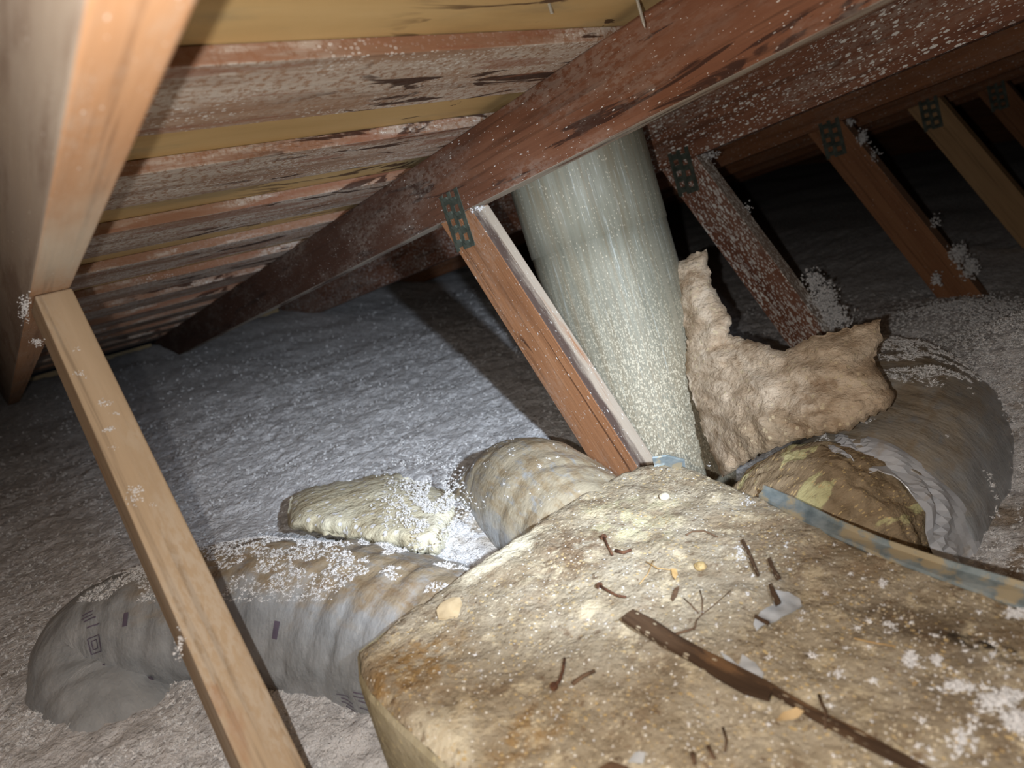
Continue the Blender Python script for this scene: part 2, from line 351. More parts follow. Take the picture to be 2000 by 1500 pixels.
def fill2d(poly, sp, jit=.3, seed=1):
    r = random.Random(seed); n = len(poly)
    # densify the outline
    P = []
    for i in range(n):
        a, b = poly[i], poly[(i+1) % n]; L = math.hypot(b[0]-a[0], b[1]-a[1]); k = max(1, round(L / sp))
        for j in range(k): P.append((a[0]+(b[0]-a[0])*j/k, a[1]+(b[1]-a[1])*j/k))
    B = np.array(P); nb = len(P)
    A0, A1 = B, np.roll(B, -1, 0)
    def dist(q):
        d = A1 - A0; t = np.clip(((q - A0) * d).sum(1) / np.maximum((d*d).sum(1), 1e-18), 0, 1)
        return np.sqrt((((A0 + d * t[:, None]) - q) ** 2).sum(1)).min()
    def inside(q):
        x, y = q; c = ((A0[:, 1] > y) != (A1[:, 1] > y)); xx = A0[:, 0] + (y - A0[:, 1]) / np.where(c, A1[:, 1] - A0[:, 1], 1) * (A1[:, 0] - A0[:, 0])
        return (c & (x < xx)).sum() % 2 == 1
    pts = list(P); ds = [0.0] * nb
    x0, y0 = B.min(0); x1, y1 = B.max(0); j = 0; y = y0
    while y < y1:
        x = x0 + (sp / 2 if j % 2 else 0)
        while x < x1:
            q = np.array((x + r.uniform(-jit, jit) * sp, y + r.uniform(-jit, jit) * sp))
            if inside(q):
                d = dist(q)
                if d > .55 * sp: pts.append(tuple(q)); ds.append(d)
            x += sp
        y += sp * .87; j += 1
    res = delaunay_2d_cdt([Vector(p) for p in pts], [(i, (i+1) % nb) for i in range(nb)], [], 1, 1e-9)
    vo, tris, orig = res[0], res[2], res[3]
    D = [min((ds[i] for i in o), default=0.0) if len(o) else 0.0 for o in orig]
    return [tuple(v) for v in vo], [tuple(t) for t in tris], D
def pillow(name, pix, depth, thick, mat, parent=None, sp=9, prof=.07, amp=.006, freq=40, seed=1, loc=None, aniso=(1, 1, 1), back=.6):
    """soft slab: its outline at its own depth, thick in the middle, rough on both sides"""
    r = random.Random(seed); n = len(pix)
    poly = []
    for i in range(n):                                   # ragged outline
        a, b = pix[i], pix[(i+1) % n]; L = math.hypot(b[0]-a[0], b[1]-a[1]); k = max(1, int(L / 7))
        for j in range(k):
            t = j / k; poly.append((a[0]+(b[0]-a[0])*t + r.uniform(-3.2, 3.2), a[1]+(b[1]-a[1])*t + r.uniform(-3.2, 3.2)))
    v2, tr, D = fill2d(poly, sp, seed=seed)
    front, backv = [], []
    for (x, y), d in zip(v2, D):
        zc = depth(x, y); p = at_d(x, y, zc); dm = d / F * zc
        t = thick * min(1, math.sqrt(min(1, dm / prof)))
        u = ray(x, y).normalized()
        q = p * freq; q = Vector((q.x * aniso[0], q.y * aniso[1], q.z * aniso[2]))
        e = amp * (mn.fractal(q, .9, 2.1, 4)) * (0.25 + min(1, dm / .01))
        e += amp * 2.2 * mn.noise(q * .22) * min(1, dm / .03)
        front.append(p - u * (t + e)); backv.append(p + u * (t * back + .0005))
    N = len(v2)
    V = front + backv
    Fc = []
    for t in tr:
        Fc.append(t); Fc.append(tuple(N + i for i in reversed(t)))
    # side walls
    ed = {}
    for t in tr:
        for i in range(3): ed[(t[i], t[(i+1) % 3])] = 1
    for (a, b) in ed:
        if (b, a) not in ed: Fc.append((b, a, N + a, N + b))
    return mk(name, V, Fc, mat, parent, loc=loc, smooth=True)

class Tube:
    def __init__(s, pts, rad, ns=90, nt=72, disp=None, squash=1.0):
        P = [Vector(p) for p in pts]; n = len(P)
        def cr(i, t):
            p0, p1, p2, p3 = P[max(i-1, 0)], P[i], P[min(i+1, n-1)], P[min(i+2, n-1)]
            return .5 * ((2*p1) + (p2-p0)*t + (2*p0-5*p1+4*p2-p3)*t*t + (3*p1-p0-3*p2+p3)*t**3)
        fine = [cr(min(int(u), n-2), u - min(int(u), n-2)) for u in np.linspace(0, n-1, 400)]
        L = [0.0]
        for a, b in zip(fine, fine[1:]): L.append(L[-1] + (b-a).length)
        s.len = L[-1]; s.L, s.fine = L, fine; s.rad = rad if callable(rad) else (lambda u: rad)
        # parallel transport frames, theta = 0 is up where possible
        T = [(fine[min(i+1, 399)] - fine[max(i-1, 0)]).normalized() for i in range(400)]
        up = Vector((0, 0, 1)); a = (up - T[0]*up.dot(T[0])).normalized(); s.A = []
        for i in range(400):
            a = (a - T[i]*a.dot(T[i])).normalized(); s.A.append(a.copy())
        s.T = T; s.ns, s.nt, s.disp = ns, nt, disp or (lambda u, th, p: 0.0)
    def pt(s, u, th, off=0.0):
        i = min(399.0, max(0.0, np.interp(u * s.len, s.L, range(400)))); j = min(int(i), 398); f = i - j
        c = s.fine[j].lerp(s.fine[j+1], f); a = s.A[j].lerp(s.A[j+1], f).normalized(); b = s.T[j].cross(a).normalized()
        d = a * math.cos(th) + b * math.sin(th); p = c + d * s.rad(u)
        return p + d * (s.disp(u, th, p) + off)
    def mesh(s, name, mat, parent=None, loc=None, cap0=True, cap1=True, u0=0.0, u1=1.0, th0=-math.pi, th1=math.pi, smooth=True, thick=0):
        V, G, Fc = [], [], []; full = th1 - th0 > 6.2; nt = s.nt if full else max(8, int(s.nt * (th1-th0) / 6.283)); m = nt if full else nt + 1
        for i in range(s.ns + 1):
            u = u0 + (u1 - u0) * i / s.ns
            for j in range(m):
                th = th0 + (th1 - th0) * j / nt
                V.append(s.pt(u, th)); G.append((u * s.len, th, 0))
        for i in range(s.ns):
            for j in range(nt):
                a, b = i*m + j, i*m + (j+1) % m if full else i*m + j + 1
                Fc.append((a, b, b + m, a + m))
        if full:
            if cap0: Fc.append(tuple(range(m-1, -1, -1)))
            if cap1: Fc.append(tuple(s.ns*m + j for j in range(m)))
        o = mk(name, V, Fc, mat, parent, loc=loc, smooth=smooth, gco=G)
        if thick:
            q = o.modifiers.new('solid', 'SOLIDIFY'); q.thickness = thick; q.offset = -1
        return o
    def find(s, px, py, nu=160, nth=120):
        if not hasattr(s, 'tab'):
            s.tab = []
            for u in np.linspace(0, 1, nu):
                for th in np.linspace(-math.pi, math.pi, nth):
                    p = s.pt(u, th); q = proj(p); s.tab.append((q[0], q[1], p.dot(FWD), u, th))
            s.tab = np.array(s.tab)
        d = np.hypot(s.tab[:, 0]-px, s.tab[:, 1]-py); i = np.argmin(d + s.tab[:, 2] * 40); return s.tab[i, 3], s.tab[i, 4]

FUZZ = []
for q in range(10):                                      # a tuft: small rough core and thin fibres standing out of it
    bm = bmesh.new(); bmesh.ops.create_icosphere(bm, subdivisions=1, radius=.55)
    V = [v.co * random.uniform(.6, 1.25) for v in bm.verts][:12]; bm.free()
    bm = bmesh.new(); bmesh.ops.create_icosphere(bm, subdivisions=1, radius=.55); bm.free()
    base = bmesh.new(); bmesh.ops.create_icosphere(base, subdivisions=1, radius=.58)
    V = [v.co * random.uniform(.55, 1.3) for v in base.verts]; T = [[v.index for v in f.verts] for f in base.faces][::2] if q % 2 else [[v.index for v in f.verts] for f in base.faces][1::2]; base.free()
    for _ in range(16):
        d = Vector((random.gauss(0, 1), random.gauss(0, 1), random.gauss(0, 1) + .25)).normalized(); e = d.orthogonal().normalized() * random.uniform(.05, .13)
        e = Matrix.Rotation(random.uniform(0, 6.28), 3, d) @ e; k = len(V)
        L = random.uniform(.75, 1.4); bend = Vector((random.gauss(0, .25), random.gauss(0, .25), random.gauss(0, .25)))
        V += [d * .3 - e, d * .3 + e, d * L + bend]; T.append([k, k+1, k+2])
    FUZZ.append((np.array([tuple(v) for v in V]), np.array(T)))
def clumps(name, pts, sizes, mat, parent=None, flat=.6, loc=None):
    V, Fc, b = [], [], 0
    for p, s in zip(pts, sizes):
        v, f = FUZZ[random.randrange(10)]; a = random.uniform(0, 6.28); ca, sa = math.cos(a), math.sin(a)
        R = np.array([[ca, -sa, 0], [sa, ca, 0], [0, 0, 1]])
        sc = np.array([s * random.uniform(.6, 1.5), s * random.uniform(.6, 1.3), s * flat * random.uniform(.7, 1.3)])
        V.append((v * sc) @ R.T + np.array(p)); Fc.append(f + b); b += len(v)
    V = np.concatenate(V).astype(np.float32); Fc = np.concatenate(Fc).astype(np.int32)
    org = np.array(loc if loc is not None else (0, 0, 0), np.float32); V -= org
    me = bpy.data.meshes.new(name); n = len(Fc)
    me.vertices.add(len(V)); me.vertices.foreach_set('co', V.ravel()); me.loops.add(3 * n); me.loops.foreach_set('vertex_index', Fc.ravel())
    me.polygons.add(n); me.polygons.foreach_set('loop_start', np.arange(0, 3 * n, 3, dtype=np.int32)); me.polygons.foreach_set('loop_total', np.full(n, 3, np.int32))
    me.update(calc_edges=True); me.validate(); me.materials.append(mat)
    o = bpy.data.objects.new(name, me); C.objects.link(o); o.location = org.tolist()
    if parent: o.parent = parent
    return o

# ------------------------------------------------------------------ the loose-fill floor
def bumpg(x, y, cx, cy, sx, sy, h): return h * math.exp(-((x-cx)/sx)**2 - ((y-cy)/sy)**2)
def floor_h(x, y):
    z = -.535 + .020 * nz(x*1.6, y*1.6, .3) + .010 * nz(x*5, y*5, 2)
    z += bumpg(x, y, .92, .66, .22, .20, -.085)         # hollow round the flue
    z += bumpg(x, y, 1.30, .27, .24, .19, .125) + bumpg(x, y, .95, .04, .22, .14, .075) + bumpg(x, y, 1.62, .52, .25, .2, .06)
    z += bumpg(x, y, .12, .50, .16, .10, -.05)          # trough beside the plenum
    z += bumpg(x, y, .47, .86, .11, .09, .045)
    return z
def floor_z(x, y):
    z = floor_h(x, y)
    if -.5 < x < 3 and -.2 < y < 3.6:
        z += .0055 * fb(x*13, y*13, 1.0, 3) + .0065 * fb(x*46, y*46, 4.0, 3)
    return z
def axis(lo, a, b, hi, fine, coarse):
    L = list(np.arange(lo, a, coarse)) + list(np.arange(a, b, fine)); x = b; st = fine
    while x < hi: L.append(x); st = min(coarse, st * 1.05); x += st
    return L + [hi]
xs = axis(-1.2, -.25, 1.75, 6.4, .0105, .1); ys = axis(-1.1, .0, 2.0, 3.6, .0105, .1)
V = [(x, y, floor_z(x, y)) for y in ys for x in xs]; nx_ = len(xs)
Fc = [(j*nx_+i, j*nx_+i+1, (j+1)*nx_+i+1, (j+1)*nx_+i) for j in range(len(ys)-1) for i in range(nx_-1)]
fl = mk('loose_insulation', V, Fc, M['fluff'], smooth=True)
tag(fl, 'grey white loose-fill blown insulation covering the attic floor', 'insulation', kind='stuff')
b = mk('floor', [(-1.25, -1.15, -.86), (6.5, -1.15, -.86), (6.5, 3.7, -.86), (-1.25, 3.7, -.86), (-1.25, -1.15, -.84), (6.5, -1.15, -.84), (6.5, 3.7, -.84), (-1.25, 3.7, -.84)],
       [(0, 3, 2, 1), (4, 5, 6, 7), (0, 1, 5, 4), (1, 2, 6, 5), (2, 3, 7, 6), (3, 0, 4, 7)], M['drywall']); b['kind'] = 'structure'

# ------------------------------------------------------------------ the roof: skip boards under plywood
roof = bpy.data.objects.new('ceiling', None); C.objects.link(roof); roof['kind'] = 'structure'; roof.location = (0, 0, .25)
CB = .134 + .108 / .978148
def board(name, y0, y1, t, mat, x0=-1.2, x1=6.4, c=CB, warp=0.0):
    cc = []
    for up in (0, 1):
        for X, Y in ((x0, y0), (x1, y0 + warp), (x1, y1 + warp), (x0, y1)):
            cc.append(Vector((X, Y, c - TP * Y)) + RN * (t * up))
    return hexa(name, cc, mat, roof, (1, 0, 0), .0015)
BT = .017
for i in range(-6, 11):
    y = .617 + .271 * i + (.006 * math.sin(i * 2.3) if i > 1 else 0)
    board('roof_board', y, y + (.150 if i != 1 else .135), BT - .0005, PL[i % 4], warp=.004 * math.sin(i))
for j, (a, b_) in enumerate(((-1.15, -.02), (-.018, 1.2), (1.202, 2.42), (2.422, 3.64))):
    board('roof_panel', a, b_, .012, M['ply'], c=CB + BT / .978)
# eave blocking between the trusses
wall = bpy.data.objects.new('wall_eave', None); C.objects.link(wall); wall['kind'] = 'structure'; wall.location = (0, 3.6, -.6)

def gable(name, x0, x1):
    o = hexa(name, [Vector(v) for v in ((x0, -1.15, -.83), (x1, -1.15, -.83), (x1, 3.6, -.83), (x0, 3.6, -.83), (x0, -1.15, .48), (x1, -1.15, .48), (x1, 3.6, -.53), (x0, 3.6, -.53))], M['rafter_far'], None, (0, 1, 0))
    o['kind'] = 'structure'
gable('wall_right', 6.42, 6.46); gable('wall_left', -1.26, -1.22)
# ------------------------------------------------------------------ trusses
XF = [.070, .700, 1.329, 1.945, 2.555, 3.165, 3.775]
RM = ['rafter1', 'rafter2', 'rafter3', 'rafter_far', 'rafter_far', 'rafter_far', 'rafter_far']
WM = ['web1', 'web2', 'web3', 'web4', 'web5', 'web4', 'web4']
TL = ['nearest roof truss at left with orange-lit rafter and pale tan diagonal web',
      'central roof truss with dark stained reddish rafter, its brown web before the flue pipe',
      'roof truss just behind the flue with rafter and web thickly speckled white',
      'roof truss behind the white-speckled one with plain orange brown web ending in the fluff',
      'dim roof truss at right with tan web running off the right edge',
      'shadowed roof truss behind the tan-webbed one at the top right corner',
      'farthest roof truss, lost in the dark at top right']
for i, xf in enumerate(XF):
    t = thing('roof_truss', TL[i], 'truss', (xf + .019, .95, -.08), 'roof trusses')
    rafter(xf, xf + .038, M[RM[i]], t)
    yz = [(.850, -.040), (.941, -.060), (.940, -.073), (.905, -.080), (.885, -.08), (.88, -.08), (.88, -.08)][i]
    if i == 0: web(.0745, .1085, *yz, M['web1'], t, L=.80, x0b=.056, x1b=.108)
    else: web(xf, xf + .038, *yz, M[WM[i]], t, L=.72)
    c = Vector((0, yz[0], yz[1])) + WV * .046 + WD * .004
    if i: plate(xf, (c.y, c.z), t)
    # bottom chord, buried in the insulation
    hexa('bottom_chord', [Vector(v) for v in ((xf, -1.1, -.82), (xf+.038, -1.1, -.82), (xf+.038, 3.5, -.82), (xf, 3.5, -.82), (xf, -1.1, -.735), (xf+.038, -1.1, -.735), (xf+.038, 3.5, -.735), (xf, 3.5, -.735))], M['blocking'], t, (0, 1, 0))
    hexa('blocking', [Vector(v) for v in ((xf+.04, 3.56, -.82), (xf+.612, 3.56, -.82), (xf+.612, 3.6, -.82), (xf+.04, 3.6, -.82), (xf+.04, 3.56, -.518), (xf+.612, 3.56, -.518), (xf+.612, 3.6, -.525), (xf+.04, 3.6, -.525))], M['blocking'], wall, (1, 0, 0))

# ------------------------------------------------------------------ flue pipe
fx, fy, fz, fr = .925, .790, -.58, .124
flue = thing('flue_pipe', 'wide dusty galvanised flue pipe rising through the roof behind the central truss', 'pipe', (fx, fy, fz))
def cyl(name, l0, l1, r, mat, flare=0.0, nl=8, n=72, thick=True):
    e1 = Vector((1, 0, 0)); e2 = RN.cross(e1); base = Vector((fx, fy, fz)); V, G, Fc = [], [], []
    for i in range(nl+1):
        l = l0 + (l1-l0)*i/nl; rr = r + (flare if i == 0 else 0)
        for j in range(n):
            th = 2*math.pi*j/n; V.append(base + RN*l + (e1*math.cos(th) + e2*math.sin(th))*rr); G.append((l - .58, th if th < 4.71 else th-6.283, 0))
    for i in range(nl):
        for j in range(n): Fc.append((i*n+j, i*n+(j+1) % n, (i+1)*n+(j+1) % n, (i+1)*n+j))
    Fc.append(tuple(range(n-1, -1, -1))); Fc.append(tuple(nl*n+j for j in range(n)))
    return mk(name, V, Fc, mat, flue, smooth=False, gco=G)
for o in (cyl('lower_section', -.22, .445, fr, M['flue']), cyl('upper_section', .425, 1.0, fr + .0016, M['flue'], nl=6)):
    o.data.polygons.foreach_set('use_smooth', [len(p.vertices) == 4 for p in o.data.polygons])

# ------------------------------------------------------------------ plenum box (duct board, dust on top)
BZ = -.42
box_px = [(697, 1256), (735, 1228), (800, 1180), (905, 1112), (1000, 1048), (1080, 992), (1160, 944), (1205, 920), (1250, 905), (1296, 897), (1330, 903), (1420, 936), (1500, 968), (1700, 1062), (2000, 1168)]
bp = [at_z(x, y, BZ) for x, y in box_px]; bp = [(p.x, p.y) for p in bp]
bp += [(.535, -.36), (.135, -.36)]
e_ = at_z(895, 1500, BZ); bp += [(e_.x, e_.y)]
for q in ((765, 1385), (718, 1335), (700, 1300)): p = at_z(*q, BZ); bp.append((p.x, p.y))
def box_z(x, y):
    return BZ + .0035 * fb(x*22, y*22, 3, 3) + .0022 * fb(x*75, y*75, 9, 3) + .004 * nz(x*6, y*6, 5)
v2, tr, D = fill2d(bp, .0075, seed=3)
plen = thing('duct_plenum', 'large boxy plenum caked in tan dust and debris filling the bottom right', 'plenum', (.42, .25, -.70))
V = [(x, y, box_z(x, y) - (.010 * (1 - min(1, d / .012)) ** 2)) for (x, y), d in zip(v2, D)]
mk('top_panel', V + [(x, y, BZ - .022) for x, y in v2], list(tr) + [tuple(len(v2)+i for i in reversed(t)) for t in tr], M['box'], plen, smooth=True)
n_ = len(bp); V, Fc = [], []
# outline thickened slightly at the fold, then straight down
ctr = (sum(p[0] for p in bp)/n_, sum(p[1] for p in bp)/n_)
for dz, k in ((-.0095, 1.0), (-.016, 1.012), (-.03, 1.014), (-.14, 1.0), (-.40, 1.0)):
    for (x, y) in bp: V.append((ctr[0]+(x-ctr[0])*k, ctr[1]+(y-ctr[1])*k, BZ + dz))
for r_ in range(4):
    for i in range(n_): Fc.append((r_*n_+i, r_*n_+(i+1) % n_, (r_+1)*n_+(i+1) % n_, (r_+1)*n_+i))
mk('side_panels', V, [f[::-1] for f in Fc], M['boxside'], plen)
# galvanised edge strip along the right side
def strip(name, lo, up, parent, mat, rise=.006, t=.0012):
    V = []; n = len(lo)
    for (a, b_) in zip(lo, up):
        p, q = at_z(*a, BZ), at_z(*b_, BZ); p.z = box_z(p.x, p.y) + .0035; q.z = box_z(q.x, q.y) + .005
        V += [p, q, q + Vector((0.001, 0, rise)), q + Vector((.0022, 0, rise)), q + Vector((.0022, 0, -.03)), p + Vector((0, 0, -.004))]
    Fc = []
    for i in range(n-1):
        for j in range(6): Fc.append((i*6+j, i*6+(j+1) % 6, (i+1)*6+(j+1) % 6, (i+1)*6+j))
    Fc += [tuple(range(6))[::-1], tuple((n-1)*6+j for j in range(6))]
    return mk(name, V, Fc, mat, parent)
strip('metal_edge', [(1482, 970), (1542, 1002), (1622, 1041), (1722, 1087), (1852, 1138), (2060, 1212)], [(1490, 964), (1545, 987), (1625, 1024), (1725, 1066), (1855, 1115), (2060, 1182)], plen, M['zinc'])
strip('metal_corner', [(1278, 912), (1298, 908), (1326, 918)], [(1275, 902), (1302, 898), (1336, 907)], plen, M['zinc'], rise=.002)

# ------------------------------------------------------------------ flexible ducts
def wrinkle(k1, a1, a2, seed, tw=.9):
    def f(u, th, p):
        s = u * k1 + tw * math.sin(th + seed) * .6 + .25 * nz(th * 1.2, u * 6, seed)
        v = a1 * (abs(math.sin(math.pi * s)) ** .6 - .6) * (.45 + .55 * nz(u * 9, th * 1.3, seed + 4))
        return v + a2 * fb(p.x * 13, p.y * 13, p.z * 13 + seed, 4)
    return f
ld = Tube([(.325, .50, -.535), (.305, .61, -.528), (.258, .735, -.512), (.18, .86, -.498), (.105, .945, -.503), (.048, .998, -.518), (.010, 1.01, -.535), (-.004, .968, -.562), (.010, .900, -.592), (.030, .845, -.655)],
          lambda u: .099 - .018 * min(1, max(0, (u - .45) / .35)) + .002 * math.sin(u * 9), 180, 120, wrinkle(24, .006, .006, 1.0))
LD = thing('flexible_duct', 'grey plastic flexible duct curving left from the plenum, white fluff on top', 'duct', (.15, .80, -.60), 'flexible ducts')
ldo = ld.mesh('duct_jacket', M['jacket'], LD)
d2 = Tube([(.535, .50, -.540), (.555, .62, -.515), (.578, .73, -.500), (.597, .82, -.520), (.605, .89, -.575), (.605, .93, -.65)],
          lambda u: .099 - .006 * u, 110, 100, wrinkle(11, .006, .005, 6.0))
D2 = thing('flexible_duct', 'short dust-covered flexible duct humped behind the plenum, beside the brown web', 'duct', (.53, .74, -.60), 'flexible ducts')
d2.mesh('duct_jacket', M['jacket2'], D2)
# right duct: jacket torn open near the plenum
RDT = thing('flexible_duct', 'big flexible duct at right with its jacket torn open, tan insulation inside', 'duct', (1.0, .42, -.60), 'flexible ducts')
rd_path = [(.83, .385, -.562), (.92, .39, -.552), (1.03, .41, -.545), (1.14, .46, -.55), (1.24, .55, -.575), (1.30, .66, -.63), (1.32, .75, -.70)]
rd = Tube(rd_path, lambda u: .139 + .010 * min(1, u * 3), 120, 110, wrinkle(9, .004, .005, 9.0, .4))
rd.mesh('outer_jacket', M['jacket3'], RDT, cap0=False, thick=.004)
ins_path = [(.652, .40, -.530), (.69, .40, -.530), (.75, .398, -.540), (.83, .388, -.560), (.90, .388, -.556)]
ins = Tube(ins_path, lambda u: .088 + .041 * (1 - (1 - min(1, u * 2.6)) ** 2) - .004 * u, 80, 120, lambda u, th, p: .006 * fb(p.x*20, p.y*20, p.z*20, 4) + .004 * fb(p.x*60, p.y*60, p.z*60, 3))
ins.mesh('insulation_sleeve', M['sleeve'], RDT)
# torn silver liner peeking out under the jacket's edge
def liner():
    V, Fc, G = [], [], []; nt, ns = 64, 9
    for i in range(ns+1):
        for j in range(nt+1):
            th = -1.75 + 3.75 * j / nt                       # from the far side over the top to the near side
            w_ = math.sin(math.pi * min(1, max(0, j / nt))) ** .7
            reach = (.022 + .062 * w_ * (.75 + .35 * nz(th * 2.2, 3.0)) + .010 * nz(th * 9, 1.0))
            reach += .040 * math.exp(-((th - 1.25) / .5) ** 2)
            x = .842 - reach * (1 - i / ns); u = 0
            # crinkles: sharp ridges
            r = .1385 + .001 * (i / ns) + .026 * (abs(nz(th * 3.6 + (x-.8) * 20, (x-.8) * 12, 2.0)) * 1.6 - .3) * (1 - .75 * i / ns)
            c = Vector((x, .385, -.561)); V.append(c + Vector((0, -math.sin(th), math.cos(th))) * r); G.append((x, th, 0))
    for i in range(ns):
        for j in range(nt): a = i*(nt+1)+j; Fc.append((a, a+1, a+nt+2, a+nt+1))
    o = mk('silver_liner', V, Fc, M['liner'], RDT, gco=G); q = o.modifiers.new('solid', 'SOLIDIFY'); q.thickness = .0012
    return o
liner()
# printed marks on the left duct (small flat print)
def mark(u, th, du, dth, n=4, rot=0.0):
    V, Fc = [], []
    for i in range(n+1):
        for j in range(2):
            a, b_ = (i/n-.5)*2, (j-.5)*2
            V.append(ld.pt(u + du*(a*math.cos(rot) - b_*.25*math.sin(rot)), th + dth*(a*math.sin(rot)*4 + b_*math.cos(rot)), .0012))
    for i in range(n): Fc.append((i*2, i*2+1, i*2+3, i*2+2))
    return mk('printed_mark', V, Fc, M['ink'], LD)
for px, py, du, dt in ((541, 1232, .005, .10), (243, 1208, .004, .09)):
    u, th = ld.find(px, py); mark(u, th, du, dt)
for x0, y0, n, dx, dy in ((170, 1195, 4, 3, 9), (205, 1300, 5, 22, 6), (672, 1358, 5, 5, 9), (705, 1352, 5, 4, 11)):
    for i in range(n):
        u, th = ld.find(x0 + dx*i, y0 + dy*i); mark(u, th, .012 if y0 < 1250 or y0 > 1340 else .004, .010 if y0 < 1250 or y0 > 1340 else .035)
u, th = ld.find(185, 1258)
for sgn in (-1, 1):
    mark(u + .012*sgn, th, .0012, .11); mark(u, th + .11*sgn, .012, .008)
    mark(u + .006*sgn, th, .0010, .06); mark(u, th + .06*sgn, .006, .007)

# ------------------------------------------------------------------ torn batt, pale lump
def batt_d(x, y):
    b_ = np.interp(x, [1300, 1400, 1500, 1600, 1740], [1.20, 1.10, .98, .915, .875])
    return float(b_) + .00045 * (790 - y) * np.interp(x, [1300, 1500], [.3, 1])
BT_ = thing('insulation_batt', 'torn tan fibreglass batt slumped between the flue and the right duct', 'insulation', at_d(1500, 800, 1.12))
pillow('batt_body', [(1345, 640), (1380, 625), (1425, 655), (1480, 668), (1530, 688), (1590, 655), (1640, 645), (1720, 625), (1722, 665), (1708, 700), (1722, 735), (1748, 768), (1738, 795), (1700, 815), (1655, 842),
    (1600, 850), (1550, 862), (1490, 884), (1440, 915), (1412, 930), (1390, 890), (1360, 800), (1338, 720)], batt_d, .040, M['batt'], BT_, sp=6, prof=.045, amp=.011, freq=30, seed=4, aniso=(.35, .6, 1.9))
pillow('batt_flap', [(1305, 515), (1330, 510), (1350, 497), (1378, 488), (1384, 515), (1392, 560), (1412, 590), (1428, 630), (1425, 662), (1400, 690), (1345, 690), (1335, 620), (1322, 560)],
    lambda x, y: batt_d(x, y) - .012, .030, M['batt'], BT_, sp=7, prof=.035, amp=.010, freq=34, seed=5, aniso=(1.3, 1.6, .4))
def lump_d(x, y): return at_z(x, y, -.505).dot(FWD)
pl = pillow('fibreglass_lump', [(562, 990), (572, 966), (600, 953), (640, 945), (690, 936), (735, 928), (772, 926), (805, 935), (850, 950), (890, 965), (895, 1000), (872, 1060), (860, 1085), (800, 1080), (700, 1058), (620, 1042), (566, 1034)],
    lump_d, .075, M['lump'], None, sp=6, prof=.028, amp=.006, freq=16, seed=6, loc=at_z(700, 1000, -.53))
tag(pl, 'pale yellow fibreglass lump behind the left grey duct, fluff on its right end', 'insulation')

# ------------------------------------------------------------------ things lying on the plenum
def on_top(px, py, h=0.0): p = at_z(px, py, BZ); p.z = box_z(p.x, p.y) + h; return p
def ribbon(name, left, right, mat, th=.004, parent=None, lift=.001):
    """flat lath through matching left / right pixel outlines, lying on the plenum"""
    A = [on_top(*p) for p in left]; B = [on_top(*p) for p in right]
    zs = [max(a.z, b_.z) + lift for a, b_ in zip(A, B)]
    zs = [sum(zs[max(0, i-2):i+3]) / len(zs[max(0, i-2):i+3]) + .001 for i in range(len(zs))]
    V, G, Fc = [], [], []; n = len(A); s = 0; o = sum(A, Vector()) / n
    for i in range(n):
        if i: s += (A[i]-A[i-1]).length
        for p, dz, gy in ((A[i], 0, 0), (B[i], 0, .02), (B[i], th, .02), (A[i], th, 0)): V.append(Vector((p.x, p.y, zs[i]+dz))); G.append((s, gy + dz, dz))
    for i in range(n-1):
        for j in range(4): Fc.append((i*4+j, i*4+(j+1) % 4, (i+1)*4+(j+1) % 4, (i+1)*4+j))
    Fc += [(0, 1, 2, 3)[::-1], tuple((n-1)*4+j for j in range(4))]
    return mk(name, V, [f[::-1] for f in Fc], mat, parent, loc=o, gco=G)
sp_ = ribbon('wood_splinter', [(1238, 1205), (1280, 1226), (1322, 1254), (1380, 1286), (1440, 1315), (1500, 1345), (1512, 1352), (1545, 1372), (1600, 1402), (1680, 1440), (1780, 1497), (1900, 1560)],
             [(1216, 1222), (1255, 1248), (1300, 1275), (1350, 1302), (1410, 1340), (1455, 1364), (1503, 1378), (1508, 1364), (1538, 1382), (1590, 1414), (1670, 1458), (1765, 1505), (1890, 1572)], M['splinter'])
tag(sp_, 'long dark brown wood splinter lying across the dusty plenum top', 'wood strip')
for (l, r, lab) in (([(1508, 1150), (1518, 1170), (1526, 1186)], [(1502, 1152), (1508, 1175), (1516, 1192)], 'short dark stick crossing the grey tape scrap on the plenum'),
                    ([(1506, 1098), (1514, 1120), (1526, 1138)], [(1500, 1100), (1507, 1122), (1518, 1140)], 'short dark sliver on the plenum just above the grey tape scrap'),
                    ([(1453, 1060), (1470, 1095), (1484, 1130)], [(1449, 1062), (1464, 1098), (1480, 1132)], 'thin dark sliver left of the short sticks above the tape scrap'),
                    ([(1476, 1214), (1490, 1222), (1504, 1228)], [(1474, 1218), (1488, 1226), (1502, 1232)], 'tiny dark stick on the lower left tip of the tape scrap')):
    tag(ribbon('dark_sliver', l, r, M['splinter'], .0025, lift=.0022), lab, 'splinter', 'dark slivers by the tape scrap')
def scrap(name, pix, mat, label, cat, th=.0007, lift=.0018, sp=.004, curl=0.0, group=None):
    P = [at_z(x, y, BZ) for x, y in pix]; v2, tr, D = fill2d([(p.x, p.y) for p in P], sp, seed=2)
    n = len(v2); zz = [box_z(x, y) + lift + curl * (abs(nz(x*60, y*60, 3))) for x, y in v2]
    V = [(x, y, z) for (x, y), z in zip(v2, zz)] + [(x, y, z - th) for (x, y), z in zip(v2, zz)]
    o = mk(name, V, list(tr) + [tuple(n+i for i in reversed(t)) for t in tr], mat, None, loc=P[0], smooth=True)
    return tag(o, label, cat, group)
scrap('tape_scrap', [(1506, 1160), (1540, 1160), (1562, 1172), (1567, 1188), (1540, 1205), (1508, 1222), (1478, 1236), (1472, 1226), (1486, 1200), (1512, 1188)], M['tape'], 'torn grey tape scrap on the plenum with a dark stick across it', 'tape', curl=.003)
